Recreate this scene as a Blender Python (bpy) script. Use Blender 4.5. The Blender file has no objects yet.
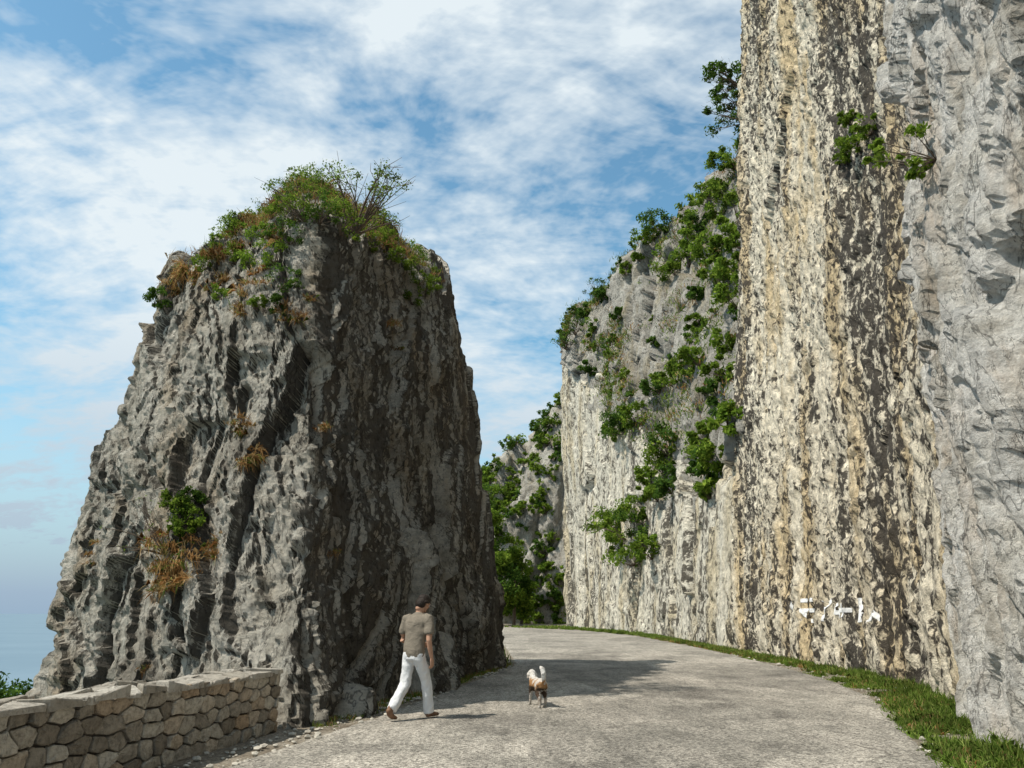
import bpy, math, random
import numpy as np
from mathutils import Vector, Matrix
from mathutils.bvhtree import BVHTree
random.seed(7)
rng=np.random.default_rng(7)
S=bpy.context.scene
COL=S.collection

# ------------------------------------------------------------------ noise
_r=np.random.default_rng(3)
PERM=_r.permutation(256)
GR=_r.normal(size=(256,3)); GR/=np.linalg.norm(GR,axis=1)[:,None]
RU=_r.random((256,3)); RV=_r.random(256)
def hsh(ix,iy,iz): return PERM[(PERM[(PERM[ix&255]+iy)&255]+iz)&255]
def gnoise(p):
    i=np.floor(p).astype(np.int64); f=p-i; w=f*f*f*(f*(f*6-15)+10)
    o=np.zeros(len(p))
    for dx in (0,1):
        wx=w[:,0] if dx else 1-w[:,0]
        for dy in (0,1):
            wy=w[:,1] if dy else 1-w[:,1]
            for dz in (0,1):
                wz=w[:,2] if dz else 1-w[:,2]
                g=GR[hsh(i[:,0]+dx,i[:,1]+dy,i[:,2]+dz)]
                o+=wx*wy*wz*(g[:,0]*(f[:,0]-dx)+g[:,1]*(f[:,1]-dy)+g[:,2]*(f[:,2]-dz))
    return o*1.6
def fbm(p,octv=4,gain=.5):
    o=np.zeros(len(p)); a=1.0
    for k in range(octv):
        o+=a*gnoise(p+k*17.3); p=p*2.03; a*=gain
    return o
def ridged(p,octv=4,gain=.55):
    o=np.zeros(len(p)); a=1.0
    for k in range(octv):
        o+=a*(.5-2*np.abs(gnoise(p+k*11.7))); p=p*2.07; a*=gain
    return o
def facet(p,tilt=.8):
    i=np.floor(p).astype(np.int64)
    F1=np.full(len(p),9.);F2=np.full(len(p),9.);ID=np.zeros(len(p),np.int64);SD=np.zeros_like(p)
    for dx in (-1,0,1):
        for dy in (-1,0,1):
            for dz in (-1,0,1):
                c=i+np.array([dx,dy,dz]); h=hsh(c[:,0],c[:,1],c[:,2])
                s=c+RU[h]; q=p-s; d=np.sqrt((q*q).sum(1))
                m=d<F1
                F2=np.where(m,F1,np.minimum(F2,d))
                F1=np.where(m,d,F1); ID=np.where(m,h,ID); SD[m]=s[m]
    q=RV[ID]-.5+tilt*((GR[(ID*7+3)&255])*(p-SD)).sum(1)
    return q, F2-F1
def sst(a,b,x):
    t=np.clip((x-a)/(b-a),0,1); return t*t*(3-2*t)
def blur(d,nv,nu,n=1,k=2.):
    D=d.reshape(nv,nu)
    for _ in range(n):
        Q=np.pad(D,1,mode='edge')
        D=(Q[:-2,1:-1]+Q[2:,1:-1]+Q[1:-1,:-2]+Q[1:-1,2:]+k*Q[1:-1,1:-1])/(4+k)
    return D.ravel()

# ------------------------------------------------------------------ mesh helpers
def mesh_obj(name,v,f,mats,smooth=True,midx=None,parent=None):
    me=bpy.data.meshes.new(name)
    me.from_pydata(np.asarray(v).tolist(),[],f.tolist() if hasattr(f,'tolist') else f)
    for m in mats: me.materials.append(m)
    if midx is not None: me.polygons.foreach_set('material_index',np.asarray(midx,dtype=np.int32))
    me.polygons.foreach_set('use_smooth',np.full(len(me.polygons),smooth))
    me.update()
    o=bpy.data.objects.new(name,me); COL.objects.link(o)
    if parent: o.parent=parent
    return o
class Acc:
    def __init__(s): s.v=[];s.f=[];s.m=[];s.n=0
    def add(s,v,f,m=0):
        v=np.asarray(v,float)
        if len(v)==0: return
        if isinstance(f,np.ndarray): fl=(f+s.n).tolist()
        else: fl=[[i+s.n for i in q] for q in f]
        s.v.append(v); s.f+=fl; s.m+=[m]*len(fl); s.n+=len(v)
    def build(s,name,mats,smooth=True,parent=None):
        return mesh_obj(name,np.concatenate(s.v),s.f,mats,smooth,s.m,parent)
def gridfaces(nv,nu):
    a=(np.arange(nv-1)[:,None]*nu+np.arange(nu-1)[None]).ravel()
    return np.stack([a,a+1,a+nu+1,a+nu],1)
def smooth_axis(P,n,ax):
    if n<1: return P
    for _ in range(3):
        pad=[(0,0)]*3; pad[ax]=(n,n)
        Q=np.pad(P,pad,mode='reflect',reflect_type='odd')
        c=np.cumsum(np.insert(Q,0,0,axis=ax),axis=ax)
        L=P.shape[ax]; k=2*n+1
        P=(np.take(c,range(k,k+L),axis=ax)-np.take(c,range(0,L),axis=ax))/k
    return P
def ruled(cols,nu,nv,ts=None,su=3,sv=3,ref=1,uf=None,tf=None):
    cols=np.asarray(cols,float); C,K,_=cols.shape
    L=np.concatenate([[0],np.cumsum(np.linalg.norm(np.diff(cols[:,ref],axis=0),axis=1))]); L/=L[-1]
    u=np.linspace(0,1,nu)
    if uf: u=np.interp(u,*uf)
    A=np.zeros((K,nu,3))
    for k in range(K):
        for c in range(3): A[k,:,c]=np.interp(u,L,cols[:,k,c])
    if ts is None:
        d=np.linalg.norm(np.diff(A,axis=0),axis=2).mean(1); ts=np.concatenate([[0],np.cumsum(d)]); ts/=ts[-1]
    t=np.linspace(0,1,nv)
    if tf: t=np.interp(t,*tf)
    idx=np.clip(np.searchsorted(ts,t,side='right')-1,0,K-2)
    fr=(t-np.asarray(ts)[idx])/(np.asarray(ts)[idx+1]-np.asarray(ts)[idx])
    P=A[idx]*(1-fr)[:,None,None]+A[idx+1]*fr[:,None,None]
    P=smooth_axis(P,su,1); P=smooth_axis(P,sv,0)
    return P
def normals(P,sgn):
    n=np.cross(np.gradient(P,axis=1),np.gradient(P,axis=0))*sgn
    return n/np.maximum(np.linalg.norm(n,axis=2),1e-9)[:,:,None]
def bvh_of(o):
    me=o.data
    return BVHTree.FromPolygons([v.co[:] for v in me.vertices],[p.vertices[:] for p in me.polygons])

# ------------------------------------------------------------------ material helper
class MB:
    def __init__(s,name):
        s.mat=bpy.data.materials.new(name); s.mat.use_nodes=True
        s.nt=s.mat.node_tree; s.nt.nodes.clear()
        s.out=s.N('ShaderNodeOutputMaterial')
        s.geo=s.N('ShaderNodeNewGeometry'); s.tc=s.N('ShaderNodeTexCoord')
    def N(s,t,**k):
        n=s.nt.nodes.new(t)
        for a,b in k.items(): setattr(n,a,b)
        return n
    def L(s,a,b): s.nt.links.new(a,b)
    def set(s,sock,v):
        if isinstance(v,bpy.types.NodeSocket): s.L(v,sock)
        else:
            try: sock.default_value=v
            except Exception: sock.default_value=(*v,1) 
    def mapv(s,sc,loc=(0,0,0),rot=(0,0,0),src=None):
        m=s.N('ShaderNodeMapping'); s.L(src or s.tc.outputs['Object'],m.inputs['Vector'])
        m.inputs['Scale'].default_value=sc; m.inputs['Location'].default_value=loc; m.inputs['Rotation'].default_value=rot
        return m.outputs[0]
    def noise(s,vec,scale=1,detail=6,rough=.55,dist=0,out='Fac'):
        n=s.N('ShaderNodeTexNoise'); s.L(vec,n.inputs['Vector'])
        n.inputs['Scale'].default_value=scale;n.inputs['Detail'].default_value=detail
        n.inputs['Roughness'].default_value=rough;n.inputs['Distortion'].default_value=dist
        return n.outputs[out]
    def vor(s,vec,scale=1,feat='F1',out='Distance',rnd=1):
        n=s.N('ShaderNodeTexVoronoi',feature=feat); s.L(vec,n.inputs['Vector']); n.inputs['Scale'].default_value=scale
        n.inputs['Randomness'].default_value=rnd
        return n.outputs[out]
    def ramp(s,f,stops,interp='LINEAR'):
        r=s.N('ShaderNodeValToRGB'); s.L(f,r.inputs[0]); e=r.color_ramp.elements; r.color_ramp.interpolation=interp
        while len(e)<len(stops): e.new(.5)
        for k,(p,c) in enumerate(stops):
            e[k].position=p; e[k].color=(c,c,c,1) if not hasattr(c,'__len__') else (*c,1)
        return r.outputs[0]
    def mr(s,f,a,b,c=0,d=1):
        m=s.N('ShaderNodeMapRange'); s.set(m.inputs[0],f)
        for k,v in zip((1,2,3,4),(a,b,c,d)): m.inputs[k].default_value=v
        return m.outputs[0]
    def math(s,op,a,b=0,clamp=False):
        m=s.N('ShaderNodeMath',operation=op,use_clamp=clamp); s.set(m.inputs[0],a); s.set(m.inputs[1],b); return m.outputs[0]
    def mix(s,f,a,b,mode='MIX'):
        m=s.N('ShaderNodeMix',data_type='RGBA',blend_type=mode)
        s.set(m.inputs[0],f)
        for k,v in ((6,a),(7,b)):
            if isinstance(v,bpy.types.NodeSocket): s.L(v,m.inputs[k])
            else: m.inputs[k].default_value=(*v,1)
        return m.outputs[2]
    def bump(s,h,dist,strength=1,prev=None):
        b=s.N('ShaderNodeBump'); s.L(h,b.inputs['Height']); b.inputs['Distance'].default_value=dist; b.inputs['Strength'].default_value=strength
        if prev is not None: s.L(prev,b.inputs['Normal'])
        return b.outputs[0]
    def bsdf(s,col,rough=.9,nor=None,spec=.2):
        b=s.N('ShaderNodeBsdfPrincipled')
        if isinstance(col,bpy.types.NodeSocket): s.L(col,b.inputs['Base Color'])
        else: b.inputs['Base Color'].default_value=(*col,1)
        s.set(b.inputs['Roughness'],rough); b.inputs['Specular IOR Level'].default_value=spec
        if nor is not None: s.L(nor,b.inputs['Normal'])
        s.L(b.outputs[0],s.out.inputs[0]); return b

def rock_mat(name,dark,mid,light,streak=.6,streakcol=(.035,.032,.028),warm=(.36,.26,.15),xface=False,sc=1.0,kth=.55,bmp=.30,lo=.42):
    m=MB(name)
    p=m.mapv((sc,sc,sc))
    c=m.ramp(m.noise(p,.7,6,.65,.3),[(.34,dark),(.45,mid),(.58,light)])
    n2=m.noise(p,7,6,.8)
    c=m.mix(1,c,m.ramp(n2,[(.33,lo),(.44,.9),(.54,1.06),(.68,1.3)]),'MULTIPLY')
    w=m.mr(m.noise(m.mapv((.8*sc,.8*sc,.3*sc),(3,8,1)),1,4,.65),.52,.66,0,.6)
    c=m.mix(w,c,warm)
    st=m.noise(m.mapv((1.5*sc,1.5*sc,.16*sc),(5,1,2),(.10,-.12,0)),1,5,.7,.6)
    k=m.math('ADD',m.math('MULTIPLY',st,.55),m.math('MULTIPLY',n2,.45))
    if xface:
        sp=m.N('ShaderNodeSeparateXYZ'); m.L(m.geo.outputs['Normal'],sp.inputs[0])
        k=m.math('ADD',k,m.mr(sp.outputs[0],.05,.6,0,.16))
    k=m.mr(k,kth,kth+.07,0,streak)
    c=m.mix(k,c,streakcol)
    # hairline fissures: zero-crossings of two stretched noises
    for (sx,sz,lw,l0) in ((1.0,.32,.0045,(1,2,3)),(2.6,1.1,.006,(8,4,1))):
        fz=m.noise(m.mapv((sx*sc,sx*sc,sz*sc),l0,(.22,-.18,0)),1,5,.6,.5)
        a=m.math('ABSOLUTE',m.math('SUBTRACT',fz,.5))
        c=m.mix(1,c,m.mr(a,lw*.3,lw*2.0,.42,1),'MULTIPLY')
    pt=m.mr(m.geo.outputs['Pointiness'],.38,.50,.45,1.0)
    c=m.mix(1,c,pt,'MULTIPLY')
    b=m.bump(m.noise(p,4.5,7,.83),bmp/sc,1.0)
    m.bsdf(c,.92,b)
    return m.mat

def slab_mat(name,base,ochre,dark,amount=0.0,sc=1.0,band=False,shear=.15):
    m=MB(name)
    s3=m.N('ShaderNodeSeparateXYZ'); m.L(m.tc.outputs['Object'],s3.inputs[0])
    ys=m.math('SUBTRACT',s3.outputs[1],m.math('MULTIPLY',s3.outputs[2],shear))
    cb=m.N('ShaderNodeCombineXYZ'); m.L(m.math('MULTIPLY',s3.outputs[0],.4),cb.inputs[0]); m.L(ys,cb.inputs[1]); m.L(s3.outputs[2],cb.inputs[2])
    def mp(a,b,l=(0,0,0)):
        q=m.N('ShaderNodeMapping'); m.L(cb.outputs[0],q.inputs[0]); q.inputs['Scale'].default_value=(a*sc,a*sc,b*sc); q.inputs['Location'].default_value=l; return q.outputs[0]
    big=m.noise(mp(.45,.03,(2.3,7.7,0)),1,2,.6,.2)
    med=m.noise(mp(1.6,.13,(0,5,0)),1,4,.65,.3)
    spk=m.noise(mp(3.6,1.7),1,4,.75,.4)
    spk2=m.noise(mp(9,4.8),1,2,.7)
    f=m.math('ADD',m.math('MULTIPLY',big,.65),m.math('MULTIPLY',med,.45))
    f=m.math('ADD',f,m.math('MULTIPLY',spk,1.15)); f=m.math('ADD',f,m.math('MULTIPLY',spk2,.65))
    if band:
        ctr=m.math('ADD',m.math('MULTIPLY',s3.outputs[2],.17),18.4)
        hw=m.math('ADD',m.math('MULTIPLY',s3.outputs[2],.09),1.7)
        dd_=m.math('DIVIDE',m.math('ABSOLUTE',m.math('SUBTRACT',s3.outputs[1],ctr)),hw)
        f=m.math('ADD',f,m.mr(dd_,.3,1.6,.12,.0))
    f=m.mr(f,1.43-amount,1.55-amount)
    oc=m.mr(m.noise(mp(.6,.10,(9,2,1)),1,3,.6),.48,.6,0,.8)
    c=m.mix(oc,base,ochre)
    c=m.mix(1,c,m.ramp(m.noise(mp(8,4,(4,4,4)),1,5,.75),[(.3,.35),(.48,.95),(.68,1.35)]),'MULTIPLY')
    c=m.mix(m.math('MULTIPLY',f,.93),c,dark)
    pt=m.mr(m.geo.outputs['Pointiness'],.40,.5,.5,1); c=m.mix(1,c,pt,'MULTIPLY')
    h=m.noise(mp(4.5,2.4),1,6,.8)
    b=m.bump(h,.24/sc,.95)
    m.bsdf(c,.85,b)
    return m.mat

def leaf_mat(name,c1,c2,c3,trans=.4):
    m=MB(name)
    r=m.geo.outputs['Random Per Island']
    c=m.ramp(r,[(0,c1),(.55,c2),(1,c3)])
    n=m.noise(m.mapv((1,1,1)),.7,2)
    c=m.mix(1,c,m.ramp(n,[(.35,.65),(.65,1.3)]),'MULTIPLY')
    d=m.N('ShaderNodeBsdfDiffuse'); t=m.N('ShaderNodeBsdfTranslucent'); mx=m.N('ShaderNodeMixShader')
    m.L(c,d.inputs[0]); m.L(c,t.inputs[0]); mx.inputs[0].default_value=trans
    m.L(d.outputs[0],mx.inputs[1]); m.L(t.outputs[0],mx.inputs[2]); m.L(mx.outputs[0],m.out.inputs[0])
    return m.mat
def plain(name,c,rough=.85,var=.25,sc=12,bump=.004):
    m=MB(name); n=m.noise(m.mapv((1,1,1)),sc,4,.6)
    col=m.mix(1,c,m.ramp(n,[(.3,1-var),(.7,1+var)]),'MULTIPLY')
    m.bsdf(col,rough,m.bump(n,bump)); return m.mat

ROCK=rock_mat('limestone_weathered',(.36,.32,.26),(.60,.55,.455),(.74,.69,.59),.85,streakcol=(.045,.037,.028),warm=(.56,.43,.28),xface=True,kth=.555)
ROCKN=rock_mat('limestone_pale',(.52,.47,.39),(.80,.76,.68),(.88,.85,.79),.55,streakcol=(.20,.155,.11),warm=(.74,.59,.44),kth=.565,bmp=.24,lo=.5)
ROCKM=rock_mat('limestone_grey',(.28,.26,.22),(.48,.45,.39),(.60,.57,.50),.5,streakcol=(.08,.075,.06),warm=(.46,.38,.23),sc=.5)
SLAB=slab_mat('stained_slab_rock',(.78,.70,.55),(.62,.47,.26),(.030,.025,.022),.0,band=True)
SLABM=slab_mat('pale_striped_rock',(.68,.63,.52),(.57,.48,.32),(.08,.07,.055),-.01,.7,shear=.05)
LEAF=leaf_mat('leaf_green',(.07,.125,.015),(.14,.225,.03),(.27,.35,.05),.45)
LEAFD=leaf_mat('leaf_dark_green',(.035,.075,.015),(.07,.135,.025),(.14,.22,.035))
DRY=leaf_mat('dry_grass',(.20,.10,.035),(.36,.20,.08),(.46,.35,.17),.3)
GRASS=leaf_mat('grass_green',(.07,.115,.02),(.14,.22,.035),(.28,.32,.09),.35)
BARK=plain('bark',(.12,.09,.065))

# ------------------------------------------------------------------ camera
CAMZ=1.55
cam=bpy.data.cameras.new('camera'); co=bpy.data.objects.new('camera',cam); COL.objects.link(co)
co.location=(0,0,CAMZ); co.rotation_euler=(math.radians(90+16),0,0)
cam.sensor_width=36; cam.lens=28; cam.clip_start=.05; cam.clip_end=60000
S.camera=co
S.view_settings.view_transform='Standard'; S.view_settings.look='None'; S.view_settings.exposure=0; S.view_settings.gamma=1

# ------------------------------------------------------------------ light
EL=math.radians(57); hx,hy=-1.0,-.42; hl=math.hypot(hx,hy)
sun_dir=Vector((hx/hl*math.cos(EL),hy/hl*math.cos(EL),math.sin(EL)))
sl=bpy.data.lights.new('sun','SUN'); sl.energy=5.0; sl.angle=math.radians(.53); sl.color=(1,.935,.83)
so=bpy.data.objects.new('sun',sl); COL.objects.link(so); so.rotation_euler=sun_dir.to_track_quat('Z','Y').to_euler(); so.location=(-20,-10,40)
W=bpy.data.worlds.new('World'); S.world=W; W.use_nodes=True; nt=W.node_tree; nt.nodes.clear()
class WB(MB):
    def __init__(s): s.nt=nt; s.out=s.N('ShaderNodeOutputWorld'); s.tc=s.N('ShaderNodeTexCoord')
w=WB()
sky=w.N('ShaderNodeTexSky',sky_type='NISHITA'); sky.sun_disc=False; sky.sun_elevation=EL; sky.sun_rotation=math.atan2(hx,hy)%(2*math.pi)
sky.air_density=1.0; sky.dust_density=.8; sky.ozone_density=1.0
bg=w.N('ShaderNodeBackground'); w.L(w.mix(1,sky.outputs[0],(.88,1.25,1.18),'MULTIPLY'),bg.inputs[0]); bg.inputs[1].default_value=.15
sp=w.N('ShaderNodeSeparateXYZ'); w.L(w.tc.outputs['Generated'],sp.inputs[0])
zz=w.math('ADD',w.math('MAXIMUM',sp.outputs[2],0),.34)
cx=w.math('DIVIDE',sp.outputs[0],zz); cy=w.math('DIVIDE',sp.outputs[1],zz)
cb=w.N('ShaderNodeCombineXYZ'); w.L(cx,cb.inputs[0]); w.L(cy,cb.inputs[1])
n1=w.noise(w.mapv((1,1,1),(3.1,1.7,0),(0,0,.5),src=cb.outputs[0]),1.7,8,.62,.45)
n2=w.noise(w.mapv((1.0,2.0,1),(1,5,0),(0,0,-.7),src=cb.outputs[0]),3.0,6,.65,.5)
n3=w.noise(w.mapv((1,1.3,1),(7,2,0),(0,0,-.4),src=cb.outputs[0]),13,3,.65,.2)
f=w.math('ADD',w.math('MULTIPLY',n1,.55),w.math('MULTIPLY',n2,.28)); f=w.math('ADD',f,w.math('MULTIPLY',n3,.17))
f=w.mr(f,.425,.555,0.0,.96)
hz=w.mr(sp.outputs[2],0.02,.28,1,0)
ff=w.math('MAXIMUM',f,hz)
cc=w.mix(w.mr(sp.outputs[2],0,.36),(.33,.45,.58),(.82,.90,.94))
bg2=w.N('ShaderNodeBackground'); w.L(cc,bg2.inputs[0]); bg2.inputs[1].default_value=1.0
ms=w.N('ShaderNodeMixShader'); w.L(ff,ms.inputs[0]); w.L(bg.outputs[0],ms.inputs[1]); w.L(bg2.outputs[0],ms.inputs[2]); w.L(ms.outputs[0],w.out.inputs[0])

# ------------------------------------------------------------------ terrain, sea
def edge_x(y): return np.interp(y,[-300,0,12,28,60,110,400,3000],[-14,-6.2,-4.9,-5.5,-12,-45,-90,-600])
def terr_z(x,y):
    d=np.maximum(edge_x(y)-x,0)
    z=-d*.8
    return np.maximum(z,-75)
xs=np.concatenate([-np.geomspace(3500,30,24),np.arange(-29,14,.5),np.geomspace(14,6000,24)])
ys=np.concatenate([-np.geomspace(2000,12,12),np.arange(-11,60,.6),np.geomspace(60,8000,40)])
X,Y=np.meshgrid(xs,ys)
P=np.stack([X,Y,terr_z(X,Y)],2); fl=P.reshape(-1,3)
fl[:,2]+=np.where(fl[:,2]<-.5,fbm(fl*.25,3)*.8,0)
m=MB('ground_gravel_soil'); p=m.mapv((1,1,1))
c=m.ramp(m.noise(p,1.2,6,.65),[(.3,(.14,.11,.08)),(.5,(.27,.23,.175)),(.7,(.38,.34,.28))])
c=m.mix(1,c,m.ramp(m.vor(p,28,'F1','Distance'),[(.1,1.25),(.6,.6)]),'MULTIPLY')
sz=m.N('ShaderNodeSeparateXYZ'); m.L(m.tc.outputs['Object'],sz.inputs[0])
c=m.mix(m.mr(sz.outputs[2],-.6,-2),c,(.06,.09,.03))
m.bsdf(c,.95,m.bump(m.noise(p,40,4,.7),.02))
mesh_obj('ground',fl,gridfaces(len(ys),len(xs)),[m.mat])
m=MB('sea_water'); p=m.mapv((1,1,1))
m.bsdf(m.mix(m.mr(m.noise(p,.004,5,.6),.35,.65),(.11,.175,.225),(.14,.21,.26)),.45,m.bump(m.noise(p,.15,4,.6),.5,.25),.4)
R=40000
mesh_obj('sea',[(-R,-R,-60),(R,-R,-60),(R,R,-60),(-R,R,-60)],[[0,1,2,3]],[m.mat],False)

# ------------------------------------------------------------------ road
LY=[-8,0,8,11.5,14,17.6,26,40,60,85,100,112]; LX=[-5.6,-4.4,-3.3,-2.5,-1.95,-1.3,.1,-.4,-2,-9,-20,-34]
RY=[-8,0,5,7,9.8,12.5,16,20,24,38,58,72,82,90,98,112]; RX=[1.8,2.4,3.4,4.0,4.75,5.65,6.85,7.55,7.95,8.5,8.4,6.6,3.0,-.5,-6,-26]
def rdl(y): return np.interp(y,LY,LX)
def rdr(y): return np.interp(y,RY,RX)
ry=np.concatenate([np.arange(-8,40,.15),np.arange(40,112,.5)]); nu=60
l=rdl(ry); r=rdr(ry)
ks=np.ones(13)/13
l=np.convolve(np.pad(l,6,'edge'),ks,'valid'); r=np.convolve(np.pad(r,6,'edge'),ks,'valid')
q=np.stack([ry*0,ry,ry*0],1)
l=l+gnoise(q*2.5)*.09+gnoise(q*7)*.03; r=r+gnoise(q*2.1+9)*.10+gnoise(q*6+3)*.03
u=np.linspace(0,1,nu)
P=np.zeros((len(ry),nu,3)); P[:,:,0]=l[:,None]*(1-u)+r[:,None]*u; P[:,:,1]=ry[:,None]; 
fl=P.reshape(-1,3); fl[:,2]=.022+fbm(fl*.3,2)*.012
P=fl.reshape(P.shape); P[:,0,2]=-.02; P[:,-1,2]=-.02
m=MB('old_asphalt'); p=m.mapv((1,1,1))
c=m.ramp(m.noise(p,.45,6,.68,.6),[(.34,(.165,.15,.128)),(.46,(.25,.23,.195)),(.60,(.33,.30,.255))])
ag=m.vor(p,42,'F1','Color'); agv=m.N('ShaderNodeSeparateColor'); m.L(ag,agv.inputs[0])
c=m.mix(1,c,m.ramp(agv.outputs[0],[(0,.35),(.5,1.0),(1,1.7)]),'MULTIPLY')
c=m.mix(1,c,m.ramp(m.noise(m.mapv((1,.22,1)),3.5,6,.8),[(.3,.6),(.5,1.0),(.7,1.25)]),'MULTIPLY')
# darker, newer patches
pv=m.vor(m.mix(.15,m.mapv((1,.45,1),(2,1,0)),m.noise(p,2.5,4,.7,0,'Color'),'ADD'),.33,'F1','Color'); pc_=m.N('ShaderNodeSeparateColor'); m.L(pv,pc_.inputs[0])
c=m.mix(1,c,m.ramp(pc_.outputs[0],[(0,.78),(.25,.82),(.3,1.0),(1,1.06)]),'MULTIPLY')
wp=m.mix(.5,p,m.noise(p,.8,4,.6,0,'Color'),'ADD')
cr=m.vor(wp,.28,'DISTANCE_TO_EDGE')
gate=m.mr(m.noise(p,.22,3),.48,.54)
crk=m.math('MULTIPLY',m.mr(cr,.001,.004,.65,0),gate)
c=m.mix(crk,c,(.07,.06,.05))
m.bsdf(c,.85,m.bump(m.vor(p,42),.015,.8),.25)
mesh_obj('road',P.reshape(-1,3),gridfaces(len(ry),nu),[m.mat])

# ------------------------------------------------------------------ left rock outcrop
ringB=np.array([(-3,28.5),(-.9,27.5),(-.25,25),(-1.1,21.5),(-1.8,17.6),(-2.6,14),(-2.95,12.0),(-4.0,12.4),(-6.3,13.9),(-8.6,15.6),(-9.8,18),(-10,22),(-9,26),(-3,28.5)],float)
ringT=np.array([(-4,26,10.6),(-2.6,25.2,10.9),(-2.15,23.8,11.4),(-2.45,21.5,11.3),(-2.95,18.8,10.8),(-3.45,16.4,10.1),(-4.0,14.9,9.5),(-4.9,15.1,9.5),(-6.3,15.8,9.8),(-7.4,16.8,10.0),(-8.2,18.3,9.9),(-8.3,21,10.3),(-7.2,24.5,10.4),(-4,26,10.6)],float)
cen=np.array([-5.2,18.9,12.0])
cols=[]
for b,t in zip(ringB,ringT):
    B0=np.array([b[0],b[1],0.]); 
    out=np.array([b[0],b[1]])-np.array([-5.4,19.8]); out/=np.linalg.norm(out)
    low=np.array([b[0]+out[0]*.9,b[1]+out[1]*.9,-7.])
    left=1.0 if (b[0]<-4 and b[1]<15) else 0.2
    m1=B0*.68+t*.32; m1[:2]+=out*.15*left
    m2=B0*.33+t*.67; m2[:2]+=out*.25*left
    t2=t.copy(); t2[2]-=.25
    cols.append([low,B0,m1,m2,t2,t*.7+cen*.3+[0,0,.3],t*.35+cen*.65+[0,0,.25],cen+[0,0,.1]])
NU,NV=1100,380
P=ruled(cols,NU,NV,su=4,sv=3,uf=([0,.05,.86,1],[0,.06,.68,1]),tf=([0,.1,1],[0,.25,1]))
n=normals(P,1)
if (n[100,NU//2]*(P[100,NU//2]-np.array([-5.4,19.8,P[100,NU//2,2]]))).sum()<0: n=-n
fl=P.reshape(-1,3); nn=n.reshape(-1,3)
warp=np.stack([fbm(fl*.4+5,2),fbm(fl*.4+15,2),fbm(fl*.4+25,2)],1)*.30
w2=np.stack([fbm(fl*3+5,3,.6),fbm(fl*3+15,3,.6),fbm(fl*3+25,3,.6)],1)*.05
q=fl+warp+w2
def sk(a): # sheared, elongated so joints run steeply
    return np.stack([a[:,0]+.22*a[:,2],a[:,1]-.12*a[:,2],a[:,2]*.38],1)
f1,e1=facet(sk(q)*.42,.65); f2,e2=facet(sk(q)*1.0+4,.85); f3,e3=facet(sk(q)*2.3+9,1.0); f4,e4=facet(q*5+2,1.1)
strk=ridged(sk(q)*np.array([3.0,3.0,.8])+7,3,.6)
d=.35*fbm(fl*.25+2,2)+.42*f1+.25*f2+.13*f3+.055*f4+.035*strk+.03*fbm(fl*4,3,.7)
gate=sst(-.2,.25,gnoise(fl*.5+40))
d-=.15*(1-sst(0,.03,e1))+.06*gate*(1-sst(0,.04,e2))
d=blur(d,NV,NU,1,6.)
fl=fl+nn*d[:,None]*.95
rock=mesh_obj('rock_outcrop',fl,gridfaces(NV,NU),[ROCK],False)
bv_left=bvh_of(rock); rockv=fl; rockn=nn
# pinnacle fused to the back of the outcrop
zs=np.linspace(-1,13.0,260); ang=np.linspace(0,2*np.pi,130)
P=np.zeros((260,130,3))
k=(1-sst(6,13.2,zs)*.40)*np.clip((13.02-zs)/.45,0,1)**.3; k[-1]=.01
P[:,:,0]=-1.25-.112*zs[:,None]+.90*k[:,None]*np.cos(ang); P[:,:,1]=24.0+1.3*k[:,None]*np.sin(ang); P[:,:,2]=zs[:,None]+.45*k[:,None]*np.cos(ang)*sst(10,13,zs)[:,None]*-1
n=normals(P,1); fl=P.reshape(-1,3)
if (n[40,0]*np.array([1,0,0])).sum()<0: n=-n
d=.30*facet(sk(fl)*.8,.7)[0]+.14*facet(sk(fl)*2.2,.9)[0]+.05*fbm(fl*2.5,4); d=blur(d,260,130,1,6.); fl=fl+n.reshape(-1,3)*d[:,None]
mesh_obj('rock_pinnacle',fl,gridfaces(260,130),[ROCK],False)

# ------------------------------------------------------------------ right cliffs
def cliff(name,cols,nu,nv,mats,disp,sgnref=(-1,0,0),ref=1,su=3,sv=3,msel=None,ts=None,bl=0,sm=True):
    P=ruled(cols,nu,nv,su=su,sv=sv,ref=ref,ts=ts); n=normals(P,1)
    if (n[nv//3].mean(0)*np.array(sgnref)).sum()<0: n=-n
    fl=P.reshape(-1,3); d=disp(fl)
    if bl: d=blur(d,nv,nu,bl,6.)
    out=fl+n.reshape(-1,3)*d[:,None]
    F=gridfaces(nv,nu); mi=None
    if msel is not None: mi=msel(fl,nv,nu)[F[:,0]].astype(int)
    o=mesh_obj(name,out,F,mats,sm,mi)
    return o,bvh_of(o)
def cN(b,t1,t2,bk): return [(b[0],b[1],-1),(b[0],b[1],0),(*t1,12),(*t2,24),(*bk,25),(bk[0]+8,bk[1],25)]
colsN=[cN((4.6,-6),(5.2,-6),(5.8,-6),(9,-6)),cN((4.7,0),(5.3,0),(5.8,0),(9,0)),cN((4.9,5),(5.45,5),(5.9,5),(9,5)),cN((5.35,8.6),(5.95,8.8),(6.4,9),(9,9)),cN((6.2,11.2),(6.8,11.3),(7.3,11.5),(10,11.6)),
 cN((7.4,13.9),(7.95,13.7),(8.6,14),(10,14)),cN((8.2,15.0),(8.7,14.9),(9.3,15),(11,15)),cN((11,15.6),(11.4,15.6),(12,15.6),(13,15.6))]
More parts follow.
